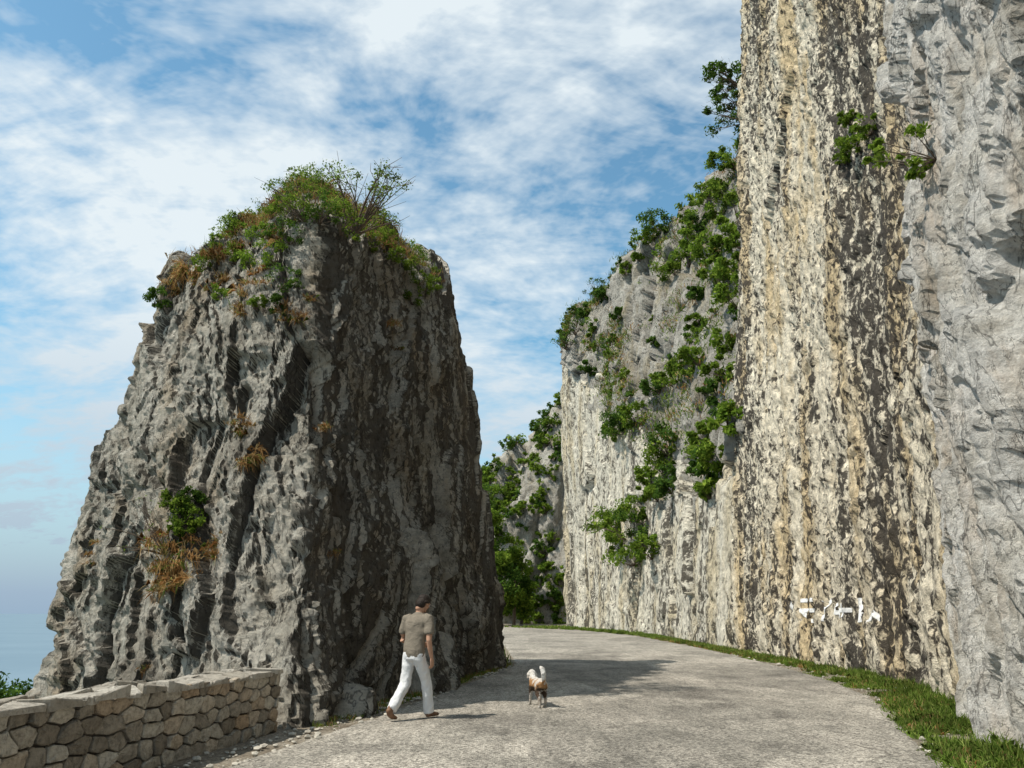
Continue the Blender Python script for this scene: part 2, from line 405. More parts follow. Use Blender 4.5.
def dN(fl):
    q=fl+np.stack([fbm(fl*.6+5,2),fbm(fl*.6+15,2),fbm(fl*.6+25,2)],1)*.2+np.stack([fbm(fl*4+5,3,.6),fbm(fl*4+15,3,.6),fbm(fl*4+25,3,.6)],1)*.035
    e=np.stack([q[:,0],q[:,1]-.2*q[:,2],q[:,2]*.34],1)
    f1,e1=facet(e*.6+3,.7); f2,e2=facet(e*1.5+4,.9); f3,e3=facet(e*3.6+9,1.1); f4,_=facet(q*9+1,1.2)
    gate=sst(-.1,.3,gnoise(fl*.6+40))
    return .25*fbm(fl*.35+2,2)+.34*f1+.20*f2+.095*f3+.03*f4+.025*ridged(e*np.array([4,4,1.2]),3)+.02*fbm(fl*5,3,.7)-.09*(1-sst(0,.03,e1))-.04*gate*(1-sst(0,.04,e2))
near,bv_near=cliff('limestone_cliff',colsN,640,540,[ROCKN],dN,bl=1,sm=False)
def cS(b,l=.098,h=42): return [(b[0],b[1],-1),(b[0],b[1],0),(b[0]+l*14,b[1]+.15,14),(b[0]+l*h,b[1]+.4,h),(b[0]+l*h+3,b[1],h+1),(b[0]+16,b[1],h+1)]
colsS=[cS((7.3,12.5)),cS((8.1,15.5)),cS((8.95,19.5)),cS((9.3,27)),cS((9.25,35.5)),cS((9.7,36.6)),cS((13,37.4))]
def dS(fl):
    g=np.stack([fl[:,0]*.3,fl[:,1]-.15*fl[:,2],fl[:,2]],1)
    a=fbm(g*np.array([1,.9,.05])+3,3)
    f2,e2=facet(g*np.array([1,2.2,.9])+4,.8); f3,e3=facet(g*np.array([1,5.0,2.6])+7,1.0)
    f1,e1=facet(g*np.array([1,.28,.05])+1,.6)
    return .18*a+.22*f1+.10*f2+.085*f3+.03*fbm(g*np.array([1,3.2,1.2]),3)-.04*(1-sst(0,.12,e2))+.18*fbm(fl*np.array([.2,.2,.3])+9,2)
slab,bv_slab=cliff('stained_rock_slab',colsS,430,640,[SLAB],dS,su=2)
# mid cliff
colsM=[[(14,108,-1),(14,108,0),(14,108,30),(15,106,35),(32,116,35)],
[(5.75,92,-1),(5.75,92,0),(5.9,91.5,31),(6.6,92,34.5),(22,106,35)],
[(6.1,88,-1),(6.1,88,0),(6.4,88,30),(7.6,89,35),(23,102,36)],
[(8,72,-1),(8,72,0),(8.8,73,20),(12.2,78,38),(27,90,39)],
[(10,57,-1),(10,57,0),(11,57.5,10),(16.2,66,38.6),(32,74,40)],
[(9.6,46,-1),(9.6,46,0),(10.6,46.5,9),(20,56,38.5),(35,62,40)],
[(9.6,33,-1),(9.6,33,0),(10.6,34,9),(22,44,38),(36,50,40)]]
LEDY=[30,46,57,72,88,92]; LEDZ=[8,8,10,19,30,32]
def dM(fl,kk=1.0):
    q=fl+np.stack([fbm(fl*.2+5,2),fbm(fl*.2+15,2),fbm(fl*.2+25,2)],1)*.8+np.stack([gnoise(fl+5),gnoise(fl+15),gnoise(fl+25)],1)*.12
    e=np.stack([q[:,0]-.35*q[:,2],q[:,1]-.3*q[:,2],q[:,2]*.42],1)
    f1,e1=facet(e*.17+3,.8); f2,e2=facet(e*.45+4,.9); f3,e3=facet(e*1.1+9,1.0)
    g=np.stack([fl[:,0]*.3,fl[:,1],fl[:,2]],1)
    return kk*(1.3*f1+.6*f2+.24*f3+.12*fbm(fl,3)-.3*(1-sst(0,.05,e1)))+.25*fbm(g*np.array([1,1.1,.08]),3)
def mselM(fl,nv,nu):
    return (fl[:,2]+fbm(fl*.25,3)*4>np.interp(fl[:,1],LEDY,LEDZ)).astype(int)
mid,bv_mid=cliff('mountain_cliff',colsM,400,320,[SLABM,ROCKM],lambda fl: dM(fl,np.where(fl[:,2]<np.interp(fl[:,1],LEDY,LEDZ),.35,1.0)),msel=mselM)
# far hill
colsF=[[(-40,150,-2),(-40,140,0),(-40,146,5),(-40,150,9),(-40,190,12)],
[(-16,124,-2),(-16,124,0),(-14,128,8),(-13,132,17),(-10,170,20)],
[(-4,119,-2),(-4,119,0),(-3.5,122,14),(-3.6,128,23),(0,170,26)],
[(2.5,116,-2),(2.5,116,0),(3,119,18),(3.4,127,29),(8,170,32)],
[(8,115,-2),(8,115,0),(8,118,24),(8.5,126,36),(16,170,40)],
[(30,115,-2),(30,115,0),(30,118,30),(30,126,42),(40,170,50)]]
far,bv_far=cliff('hill',colsF,240,180,[ROCKM],lambda fl:dM(fl)*1.2,sgnref=(0,-1,0))

# ------------------------------------------------------------------ vegetation
def rdir(n):
    v=rng.normal(size=(n,3)); return v/np.linalg.norm(v,axis=1)[:,None]
def add_leaves(acc,c,size,mi,up=.5,narrow=.5):
    n=len(c); N=rdir(n); N[:,2]+=up; N[:,0]-=.25; N/=np.linalg.norm(N,axis=1)[:,None]
    a=np.cross(N,rdir(n)); a/=np.maximum(np.linalg.norm(a,axis=1),1e-6)[:,None]; b=np.cross(N,a)
    s=(size*(.6+.8*rng.random(n)))[:,None]
    V=np.stack([c-a*s,c-b*s*narrow+N*s*.12,c+a*s,c+b*s*narrow+N*s*.12],1).reshape(-1,3)
    acc.add(V,np.arange(4*n).reshape(-1,4),mi)
def tube(acc,pts,r0,r1,mi,seg=5):
    pts=np.asarray(pts,float); n=len(pts); T=np.gradient(pts,axis=0); T/=np.linalg.norm(T,axis=1)[:,None]
    ref=np.array([.31,.87,.2]); A=np.cross(T,ref); A/=np.linalg.norm(A,axis=1)[:,None]; B=np.cross(T,A)
    an=np.linspace(0,2*np.pi,seg,endpoint=False); r=np.linspace(r0,r1,n)[:,None,None]
    V=pts[:,None]+r*(A[:,None]*np.cos(an)[None,:,None]+B[:,None]*np.sin(an)[None,:,None])
    F=[]
    for i in range(n-1):
        for j in range(seg):
            k=(j+1)%seg; F.append([i*seg+j,i*seg+k,(i+1)*seg+k,(i+1)*seg+j])
    acc.add(V.reshape(-1,3),F,mi)
def shrub(acc,root,out,R,nleaf,leaf,mi=0,bark=2,squash=.8,k=9,sparse=False,offs=.75):
    root=np.array(root,float); out=np.array(out,float); out/=max(np.linalg.norm(out),1e-6)
    c=root+out*R*offs; k=int(k*1.6)
    for j in range(k):
        o=rdir(1)[0]*R*(rng.random()**.35)*np.array([1,1,squash])
        sc=c+o; rr=R*rng.uniform(.14,.42)*(0.6 if sparse else 1)
        n=int(nleaf/k)
        pts=sc+rdir(n)*(rng.random(n)**.6)[:,None]*rr*1.15*np.array([1,1,squash])
        add_leaves(acc,pts,leaf,mi)
        midp=(root*.5+sc*.5)+rng.normal(size=3)*R*.12
        tt=np.linspace(0,1,5)[:,None]; path=(1-tt)**2*root+2*tt*(1-tt)*midp+tt**2*sc
        tube(acc,path,R*.022,R*.007,bark,4)
        if sparse:
            for _ in range(4):
                s0=path[rng.integers(2,5)]; e0=sc+rdir(1)[0]*rr*1.9
                tube(acc,[s0,(s0+e0)/2+rng.normal(size=3)*R*.04,e0],R*.008,R*.003,bark,3)
def tuft(acc,c,n,h,spread,mi,out=(0,0,1),wd=.006,droop=.5):
    c=np.asarray(c,float); N=len(c)*n
    base=np.repeat(c,n,0)+rng.normal(size=(N,3))*spread*np.array([1,1,.3])
    d=rng.normal(size=(N,3))*.55+np.asarray(out); d/=np.linalg.norm(d,axis=1)[:,None]
    hh=(h*(.5+rng.random(N)*.9))[:,None]
    m1=base+d*hh*.55; tip=base+d*hh+np.array([0,0,-1])*hh*droop*rng.random((N,1))
    s=np.cross(d,rdir(N)); s/=np.linalg.norm(s,axis=1)[:,None]; s*=wd
    V=np.stack([base-s,base+s,m1+s*.8,tip,m1-s*.8],1).reshape(-1,3)
    acc.add(V,np.arange(5*N).reshape(-1,5),mi)
# survey bearings of real plants -> the point where each is rooted on the rock
c16,s16=math.cos(math.radians(16)),math.sin(math.radians(16))
def root(bv,px,py):
    a=(px-512)/796.; b=(384-py)/796.
    d=Vector((a,c16-b*s16,s16+b*c16)).normalized()
    hit=bv.ray_cast(Vector((0,0,CAMZ)),d)
    return (hit[0],hit[1] if hit[1].dot(d)<0 else -hit[1]) if hit[0] else (None,None)
VM=[LEAF,LEAFD,BARK,DRY,GRASS]
z=rockv[:,2]; sel=np.where((rockn[:,2]>.35)&(z>8.8)&(rockv[:,1]<25))[0]
A=Acc()
pk=rng.choice(sel,1300); tuft(A,rockv[pk],18,.26,.09,3,wd=.006)
pk=rng.choice(sel,650); tuft(A,rockv[pk],18,.22,.10,4,wd=.006)
A.build('grass_tufts',VM)
A=Acc()
front=sel[(rockv[sel,1]<19)|(rockv[sel,0]>-4)]
for i in rng.choice(front,56):
    shrub(A,rockv[i],(rng.normal()*.3,-.1,1),rng.uniform(.18,.42),280,.028,int(rng.random()<.3),k=7)
A.build('scrub_foliage',VM)
def place(name,bv,items,leaf,mi=0,dens=500,squash=.8,sparse=False,k=9):
    A=Acc(); ok=False
    for it in items:
        px,py,R=it[:3]; m=it[3] if len(it)>3 else mi
        h,nn_=root(bv,px,py)
        if h is None: continue
        ok=True
        o=Vector(nn_)*.6+Vector((0,0,.7)); shrub(A,h,o,R,int(dens),leaf,m,squash=squash,sparse=sparse,k=k)
    if ok: A.build(name,VM)
place('shrub',bv_left,[(182,528,.34),(186,512,.28,1),(176,510,.25),(180,535,.25)],.028,0,1200)
place('shrub',bv_left,[(160,306,.28,1),(156,300,.26,1)],.028,1,1300)
place('shrub',bv_left,[(412,305,.32),(418,285,.35),(395,262,.32),(375,250,.35),(405,270,.3),(425,290,.3),(385,245,.3)],.028,0,700)
place('shrub',bv_left,[(205,228,.35,1),(280,290,.35,1),(275,265,.33),(205,270,.3),(235,235,.33),(290,245,.35,1),(255,310,.2),(222,300,.22),(190,255,.25),(215,250,.25),(250,270,.28),(280,310,.22,1),(235,265,.3),(265,240,.3)],.026,0,750)
place('shrub',bv_left,[(340,235,.45),(300,222,.4),(370,238,.35),(320,225,.45,1)],.026,0,800)
A=Acc()
h,_=root(bv_left,355,235)
h=h if h else Vector((-3.6,16.5,10.2))
shrub(A,h,(.12,0,1),1.1,2200,.028,0,k=20,sparse=True,squash=.6,offs=.85)
h2,_=root(bv_left,305,222)
if h2: shrub(A,h2,(-.1,0,1),.75,1100,.026,0,k=12,sparse=True,squash=.7)
A.build('small_tree',VM)
A=Acc()
for px,py,n_,hh in [(172,560,12,.25),(162,578,10,.22),(188,578,6,.18),(178,548,8,.2),(215,552,6,.18),(250,457,8,.18),(247,430,6,.15),(118,390,9,.24),(125,384,7,.22),(110,395,6,.2),(178,290,9,.24),(245,300,6,.18),(290,312,7,.18),(165,548,6,.22),(330,560,2,.1),(150,665,4,.12),(180,240,10,.26),(190,250,10,.26),(200,240,8,.25),(220,260,8,.24),(240,250,8,.24),(215,285,8,.22),(270,240,6,.22),(185,270,9,.26),(195,285,8,.24),(260,280,7,.2),(230,215,8,.25),(245,225,8,.25),(395,350,4,.15),(390,330,4,.15),(95,555,3,.12),(320,430,3,.12)]:
    h,nn_=root(bv_left,px,py)
    if h is None: continue
    cs=np.array(h)+rng.normal(size=(n_,3))*np.array([.13,.05,.13])
    tuft(A,cs,36,hh,.05,3,out=tuple(Vector(nn_)*.8+Vector((0,0,.3))),wd=.0055,droop=1)
    tuft(A,cs[::2],14,hh,.05,4,out=tuple(Vector(nn_)*.8+Vector((0,0,.3))),wd=.005,droop=1)
A.build('dry_grass_tufts',VM)
A=Acc()
h,nn_=root(bv_left,165,555)
if h: shrub(A,h,(-.55,-.3,1),.7,60,.02,0,k=7,sparse=True,offs=.9)
A.build('dead_bush',VM)
place('shrub',bv_slab,[(858,150,.45),(845,165,.35),(870,135,.4),(850,125,.3)],.05,0,900)
A=Acc()
h,nn_=root(bv_near,936,160)
if h:
    shrub(A,h,(-1,.2,.35),.5,900,.045,0,k=8,sparse=True,offs=1.0)
    A.build('shrub',VM)
A=Acc()
for (x,y,zz_),R_ in [((12.2,37,27.5),1.6),((11.9,37.4,30),1.3),((12.5,37.0,25.2),1.0)]:
    shrub(A,(x+.5,y,zz_-.8),(-.9,0,.6),R_,1700,.09,1,k=14,sparse=True,offs=.8)
A.build('cliff_tree',VM)
# --- mid cliff scrub
mi_=[(735,170,1.6),(728,200,1.5),(738,225,1.6),(725,245,1.4),(705,230,1.1,1),(690,225,1.3),(665,232,1.6,1),(680,205,1.3),(655,240,1.4),(640,240,1.0),(688,268,1.8),(700,252,1.4),(716,262,1.5),(675,275,1.4),(728,295,1.7),(738,310,1.4),(718,287,1.4),(640,262,.8),(620,320,.9,1),(605,300,1.0,1),(590,292,1.1,1),(625,275,.9),(580,318,1.0,1),(567,335,1.1,1),(592,375,1.0,1),
 (690,378,1.3),(673,387,1.4),(660,394,1.1,1),(700,368,1.1),(712,400,.9,1),(638,427,1.6),(626,434,1.6,1),(616,438,1.1),(668,457,1.8,1),(665,480,1.9),(672,494,1.4,1),(658,502,1.1),(638,522,1.8),(626,540,2.1),(645,549,2.1,1),(634,566,1.8),(652,560,1.3),(618,530,1.3),
 (718,420,.9,1),(712,455,1.2),(716,480,1.2,1),(706,442,.8),(728,380,1.0),(732,350,1.0),(710,500,.8),(700,330,.8),(655,345,.7,1),(741,250,1.3),(742,280,1.2),
 (710,208,1.3),(722,218,1.3),(700,300,.8,1),(650,484,.9),(622,552,1.3),(728,430,.9),(722,468,1.0)]
place('scrub_foliage',bv_mid,mi_,.13,0,1200,k=8)
A=Acc(); mv=np.array([v.co[:] for v in mid.data.vertices]); 
sl_=np.where((mv[:,2]>12)&(mv[:,1]<95)&(fbm(mv*.16+3,3)>.08)&(mv[:,2]>np.interp(mv[:,1],LEDY,LEDZ)+1))[0]
for i in rng.choice(sl_,280): shrub(A,mv[i],(-.3,-.2,1),rng.uniform(.25,.85),220,.12,int(rng.random()<.35),k=4)
tuft(A,mv[rng.choice(sl_,2800)],10,.45,.4,4,wd=.03); tuft(A,mv[rng.choice(sl_,1300)],10,.4,.3,3,wd=.03)
A.build('scrub_foliage',VM)
place('crest_trees',bv_mid,[(566,350,1.5,1),(600,300,1.6,1),(575,335,1.4,1)],.11,1,500,sparse=True,k=12)
# --- far hill scrub and trees
fv=np.array([v.co[:] for v in far.data.vertices]); A=Acc()
s1=np.where((fv[:,0]>-14)&(fv[:,0]<12)&(fv[:,1]<140)&(fbm(fv*.12+1,3)>-.15))[0]
for i in rng.choice(s1,330): shrub(A,fv[i],(0,-.3,1),rng.uniform(.7,1.6),320,.21,int(rng.random()<.3),k=5)
A.build('scrub_foliage',VM)
A=Acc()
for x,y,zb,h_ in [(-2.6,104,0,15),(.2,107,0,11),(-5,100,0,14),(-1.4,98,0,8.5),(1.2,111,0,7),(-4,110,2,17)]:
    tube(A,[(x,y,zb-.5),(x+.2,y,zb+h_*.4),(x,y,zb+h_*.75)],.25,.1,2,7)
    for j in range(18):
        a=rng.random()*6.28; hh=zb+h_*(.22+.73*rng.random()); rr=h_*.2*(1.1-abs((hh-zb)/h_-.5))
        cpt=np.array([x+math.cos(a)*rr*rng.random(),y+math.sin(a)*rr*rng.random(),hh])
        tube(A,[(x,y,hh-1),(cpt+np.array([x,y,hh]))/2,cpt],.08,.03,2,4)
        rs=rng.uniform(.8,1.6); n_=380
        add_leaves(A,cpt+rdir(n_)*(rng.random(n_)**.6)[:,None]*rs*np.array([1,1,.8]),.18,int(rng.random()<.4))
A.build('roadside_trees',VM)
A=Acc()
for x,y,top in [(-38,58,-1.9),(-42,60,-2.6),(-35,57,-3.0),(-46,62,-3.2),(-33.6,54,-3.6)]:
    zb=float(terr_z(np.array([x]),np.array([y]))[0]); h_=top-zb
    tube(A,[(x,y,zb-.5),(x+.3,y,zb+h_*.5),(x,y,top-1)],.4,.1,2,7)
    for j in range(22):
        hh=top-abs(rng.normal())*h_*.22-.8; rs=rng.uniform(.9,1.6); n_=300
        cpt=np.array([x+rng.normal()*1.6,y+rng.normal()*1.6,hh])
        tube(A,[(x,y,hh-1.5),cpt],.08,.03,2,4)
        add_leaves(A,cpt+rdir(n_)*(rng.random(n_)**.45)[:,None]*rs,.17,1)
A.build('slope_trees',VM)
# --- verge grass along the right
A=Acc()
def cbase(y): return np.interp(y,[0,5,8.6,11.2,13.9,15.5,19.5,27,35.5,46,57,72,88,92],[4.7,4.9,5.35,6.2,7.4,8.1,8.95,9.3,9.25,9.6,10,8,6.1,5.7])
def verge(n,y0,y1,h,wd,mi,lo,hi,th=-.02,up=1.0):
    y=y0+(y1-y0)*rng.random(n); t=lo+(hi-lo)*rng.random(n)
    xr,xc=rdr(y),cbase(y); x=xr*(1-t)+xc*t
    pat=gnoise(np.stack([x*1.3,y*.9,x*0],1))+gnoise(np.stack([x*4,y*3,x*0+5],1))*.5+.25*t
    k=pat>th
    c=np.stack([x,y,x*0],1)[k]
    tuft(A,c,9,h,.05,mi,out=(0,0,up),wd=wd,droop=.7)
verge(5200,7,22,.14,.005,4,.03,.97,-.06); verge(1500,9,22,.24,.005,4,.4,.97,.1)
verge(2600,22,60,.19,.011,4,.1,.98,-.08); verge(900,60,92,.3,.03,4,-.1,1.0); verge(1400,8,50,.15,.006,3,.05,.95,.0); verge(1500,8,30,.06,.006,4,-.08,.3)
A.build('verge_grass',VM)
A=Acc()
y=12+14*rng.random(420); xl=rdl(y); bx=np.interp(y,[11.9,14,17.6,21.5,25,27.5],[-2.95,-2.55,-1.75,-1.0,-.15,-.9])
t=.25+rng.random(420)*.7; x=xl*(1-t)+bx*t
tuft(A,np.stack([x,y,x*0],1),9,.10,.05,4,wd=.005); tuft(A,np.stack([x,y+.1,x*0],1)[::2],8,.10,.06,3,wd=.005)
y=26+60*rng.random(900); x=rdl(y)-.3-rng.random(900)*2.0
tuft(A,np.stack([x,y,x*0],1),9,.3,.12,4,wd=.02)
A.build('roadside_weeds',VM)

# loose stones along the edges
A=Acc()
t_=(1+5**.5)/2
iv=np.array([(-1,t_,0),(1,t_,0),(-1,-t_,0),(1,-t_,0),(0,-1,t_),(0,1,t_),(0,-1,-t_),(0,1,-t_),(t_,0,-1),(t_,0,1),(-t_,0,-1),(-t_,0,1)],float); iv/=np.linalg.norm(iv[0])
ifc=[[0,11,5],[0,5,1],[0,1,7],[0,7,10],[0,10,11],[1,5,9],[5,11,4],[11,10,2],[10,7,6],[7,1,8],[3,9,4],[3,4,2],[3,2,6],[3,6,8],[3,8,9],[4,9,5],[2,4,11],[6,2,10],[8,6,7],[9,8,1]]
for _ in range(1500):
    q_=rng.random()
    if q_<.5:
        y=8+18*rng.random(); b=float(np.interp(y,[8,11.9,14,17.6,21.5,25,27.5],[-3.9,-2.95,-2.55,-1.75,-1.0,-.15,-.9])); l_=float(rdl(y)); x=b+(l_+.25-b)*rng.random()
    else:
        y=8+24*rng.random(); x=float(rdr(y))+(float(cbase(y))-float(rdr(y)))*rng.random()-.08
    s=.010+.05*rng.random()**5
    A.add(iv*(1+rng.normal(size=(12,1))*.18)*np.array([s,s*(.6+.5*rng.random()),s*.6])+np.array([x,y,s*.3+.01]),ifc,0)
A.build('loose_stones',[plain('stone_chips',(.42,.39,.33))],False)

# ------------------------------------------------------------------ graffiti on slab
A=Acc()
def stroke(pts,w_=.12):
    P0=[]
    for (y0,z0),(y1,z1) in zip(pts[:-1],pts[1:]):
        L_=math.hypot(y1-y0,z1-z0); k=max(2,int(L_/.05))
        for i in range(k): P0.append((y0+(y1-y0)*i/k,z0+(z1-z0)*i/k))
    P0.append(pts[-1]); P0=np.array(P0); T=np.gradient(P0,axis=0); T/=np.maximum(np.linalg.norm(T,axis=1),1e-6)[:,None]; Nn=np.stack([-T[:,1],T[:,0]],1)*w_/2
    V=[]
    for p_,n_ in zip(P0,Nn):
        for s_ in (-1,-.33,.33,1):
            h=bv_slab.ray_cast(Vector((4,p_[0]+n_[0]*s_,p_[1]+n_[1]*s_)),Vector((1,0,0)))[0]
            xx=h.x if h else 9
            V.append((xx-.022,p_[0]+n_[0]*s_,p_[1]+n_[1]*s_))
    F=[]
    for i in range(len(P0)-1):
        for j in (0,1,2):
            a=i*4+j
            if abs(V[a][0]-V[a+5][0])<.2: F.append([a,a+1,a+5,a+4])
    A.add(V,F,0)
def G(y,seqs):
    for s_ in seqs: stroke([(y-a*1.3,1.30+b*.62) for a,b in s_])
yy=27.8
for L_ in [[[(.1,0),(.1,1)]],[[(0,0),(0,1)],[(0,1),(.45,1),(.45,.5),(0,.5)],[(.2,.5),(.5,0)]],[[(.5,1),(.1,1),(.1,.5),(.5,.5),(.5,0),(0,0)]],[[(0,1),(.25,.5),(.5,1)],[(.25,.5),(.25,0)]],[[(.4,0),(.4,1),(0,.4),(.55,.4)]],[[(0,.5),(.5,.5)],[(.25,.2),(.25,.8)]],[[(.1,0),(.1,1)],[(.35,0),(.1,.5)]],[[(0,0),(.25,.4),(.5,0)]]]:
    G(yy,L_); yy-=.95
A.build('graffiti',[plain('worn_white_paint',(.70,.70,.69),.8,.4,7)])

# ------------------------------------------------------------------ dry stone wall
def clip(poly,n,d):
    out=[]
    for i in range(len(poly)):
        a,b=poly[i],poly[(i+1)%len(poly)]; da=a@n-d; db=b@n-d
        if da<=0: out.append(a)
        if da*db<0: out.append(a+(b-a)*(da/(da-db)))
    return out
def chaikin(p,k=2):
    for _ in range(k):
        q=[]
        for i in range(len(p)):
            a,b=p[i],p[(i+1)%len(p)]; q+= [a*.88+b*.12,a*.12+b*.88]
        p=q
    return p
def poly_stones(acc,org,U,V,N,Wd,H,cw,ch,depth,gap=.012,bulge=.012,mi=0,jit=.33,pro=.025):
    org,U,V,N=[np.array(a,float) for a in (org,U,V,N)]
    nx=max(1,int(Wd/cw)); ny=max(1,int(H/ch)); sd=[]
    for j in range(-1,ny+1):
        sh=.5*(j%2)
        for i in range(-1,nx+2):
            sd.append(((i+sh+rng.uniform(-jit,jit))*Wd/nx,(j+.5+rng.uniform(-jit,jit)*.8)*H/ny))
    sd=np.array(sd); an=ch/cw
    for s in sd:
        poly=[np.array(p_,float) for p_ in ((gap/2,gap/2),(Wd-gap/2,gap/2),(Wd-gap/2,H-gap/2),(gap/2,H-gap/2))]
        A_=np.array([an,1.0])
        for o in sd:
            if o is s or (o==s).all(): continue
            dlt=(o-s)*A_
            if np.linalg.norm(dlt)>ch*3.2: continue
            n_=dlt*A_; mm=(o+s)/2; l_=np.linalg.norm(n_); n_=n_/l_
            poly=clip(poly,n_,mm@n_-gap/2)
            if len(poly)<3: break
        if len(poly)<3: continue
        pc=np.mean(poly,0)
        pp=[p_+rng.normal(size=2)*.004 for p_ in chaikin(poly)]
        pp=np.array(pp)
        if (pp.max(0)-pp.min(0)).min()<.03: continue
        pr=rng.uniform(0,pro); k=len(pp); rings=[]
        tl=rng.normal(size=2)*.08
        for sc_,off in ((1,-depth),(1,-.012),(.97,-.003),(.92,.0),(.6,bulge*.6),(.25,bulge)):
            q2=pc+(pp-pc)*sc_
            hgt=off+pr+((q2-pc)@tl if off>-.02 else 0)+ (rng.normal(size=k)*.0035 if sc_>.5 else 0)
            rings.append(org+q2[:,:1]*U+q2[:,1:]*V+np.reshape(hgt,(-1,1) if np.ndim(hgt) else (1,1))*N)
        Vv=np.concatenate(rings+[ (org+pc[0]*U+pc[1]*V+(bulge+pr)*N)[None] ]); F=[]
        for r_ in range(5):
            for i in range(k):
                j=(i+1)%k; F.append([r_*k+i,r_*k+j,(r_+1)*k+j,(r_+1)*k+i])
        for i in range(k): F.append([5*k+i,5*k+(i+1)%k,6*k])
        acc.add(Vv,F,mi)
pA=np.array([-3.18,11.6]); pB=np.array([-4.72,3.9]); dd=pB-pA; Lw=np.linalg.norm(dd); dd/=Lw
nr=np.array([-dd[1],dd[0]]); 
if nr[0]<0: nr=-nr
U=(dd[0],dd[1],0); N_=(nr[0],nr[1],0); TH=.5; HW=.80
m=MB('wall_stone'); p=m.mapv((1,1,1))
rc=m.ramp(m.geo.outputs['Random Per Island'],[(0,(.20,.17,.13)),(.35,(.34,.30,.24)),(.7,(.50,.455,.375)),(1,(.38,.28,.185))])
rc=m.mix(1,rc,m.ramp(m.noise(p,14,6,.75),[(.3,.45),(.5,1),(.72,1.35)]),'MULTIPLY')
m.bsdf(rc,.92,m.bump(m.noise(p,26,5,.75),.03,1)); WST=m.mat
m=MB('cap_stone'); p=m.mapv((1,1,1))
rc=m.ramp(m.geo.outputs['Random Per Island'],[(0,(.32,.285,.23)),(.5,(.42,.38,.32)),(1,(.52,.48,.41))])
rc=m.mix(1,rc,m.ramp(m.noise(p,9,6,.8),[(.3,.4),(.5,.95),(.72,1.25)]),'MULTIPLY')
m.bsdf(rc,.92,m.bump(m.noise(p,18,5,.75),.04,1)); CST=m.mat
A=Acc()
o3=lambda s,t,z_: np.array([*(pA+dd*s+nr*t),z_])
poly_stones(A,o3(0,0,-.02),U,(0,0,1),N_,Lw,HW,.27,.15,.06,gap=.017,bulge=.006)
poly_stones(A,o3(0,-TH,-.02),U,(0,0,1),tuple(-nr)+(0,),Lw,HW,.35,.2,.06)
poly_stones(A,o3(0,-TH,-.02),N_,(0,0,1),tuple(-dd)+(0,),TH,HW,.22,.14,.06)
poly_stones(A,o3(-.06,-TH-.04,HW-.02+.012),U,N_,(0,0,1),Lw+.06,TH+.09,.42,.20,.07,gap=.010,bulge=.004,mi=1,jit=.36,pro=.03)
sw=A.build('stone_wall',[WST,CST],False)
core=[o3(.04,-.045,-.3),o3(Lw-.04,-.045,-.3),o3(Lw-.04,-TH+.045,-.3),o3(.04,-TH+.045,-.3)]
core+=[c_+np.array([0,0,.3+HW-.03]) for c_ in core]
mesh_obj('mortar_core',core,[[0,1,5,4],[1,2,6,5],[2,3,7,6],[3,0,4,7],[4,5,6,7],[3,2,1,0]],[plain('mortar',(.07,.06,.05))],False,parent=sw)

# ------------------------------------------------------------------ man & dog
def loft(pts,rad,xax=(1,0,0),seg=18,cap=.6):
    pts=np.asarray(pts,float); rad=np.array([(r,r) if not hasattr(r,'__len__') else r for r in rad],float)
    T=np.gradient(pts,axis=0); T/=np.linalg.norm(T,axis=1)[:,None]
    r0=rad[0].min();r1=rad[-1].min()
    pts=np.vstack([pts[0]-T[0]*r0*cap,pts[0]-T[0]*r0*cap*.75,pts,pts[-1]+T[-1]*r1*cap*.75,pts[-1]+T[-1]*r1*cap])
    rad=np.vstack([rad[0]*.05,rad[0]*.68,rad,rad[-1]*.68,rad[-1]*.05]); T=np.vstack([T[0],T[0],T,T[-1],T[-1]])
    A_=np.tile(np.array(xax,float),(len(pts),1)); A_-=T*(A_*T).sum(1)[:,None]; A_/=np.linalg.norm(A_,axis=1)[:,None]; B_=np.cross(T,A_)
    an=np.linspace(0,2*np.pi,seg,endpoint=False)
    V=pts[:,None]+A_[:,None]*rad[:,0][:,None,None]*np.cos(an)[None,:,None]+B_[:,None]*rad[:,1][:,None,None]*np.sin(an)[None,:,None]
    n=len(pts); F=[]
    for i in range(n-1):
        for j in range(seg): k=(j+1)%seg; F.append([i*seg+j,i*seg+k,(i+1)*seg+k,(i+1)*seg+j])
    F.append(list(range(seg))[::-1]); F.append([(n-1)*seg+j for j in range(seg)])
    return V.reshape(-1,3),F
def ell(c,r,M=None):
    V=[];F=[];nu_,nv_=16,10
    for i in range(nv_+1):
        for j in range(nu_):
            a=math.pi*i/nv_; b=2*math.pi*j/nu_; rr=max(math.sin(a),.01)
            V.append((r[0]*rr*math.cos(b),r[1]*rr*math.sin(b),r[2]*math.cos(a)))
    for i in range(nv_):
        for j in range(nu_): k=(j+1)%nu_; F.append([i*nu_+j,(i+1)*nu_+j,(i+1)*nu_+k,i*nu_+k])
    V=np.array(V)
    if M is not None: V=V@np.array(M).T
    return V+np.array(c),F
def body(name,parts,mat,vox,sm,parent,noise=None):
    A=Acc()
    for v,f_ in parts: A.add(v,f_)
    o=A.build(name,[mat],True,parent)
    r=o.modifiers.new('remesh','REMESH'); r.mode='VOXEL'; r.voxel_size=vox; r.use_smooth_shade=True
    s_=o.modifiers.new('smooth','SMOOTH'); s_.iterations=sm; s_.factor=.5
    if noise:
        tx=bpy.data.textures.new(name+'_folds','CLOUDS'); tx.noise_scale=noise[0]
        d_=o.modifiers.new('folds','DISPLACE'); d_.texture=tx; d_.strength=noise[1]; d_.mid_level=.5
    return o
man=bpy.data.objects.new('man',None); COL.objects.link(man)
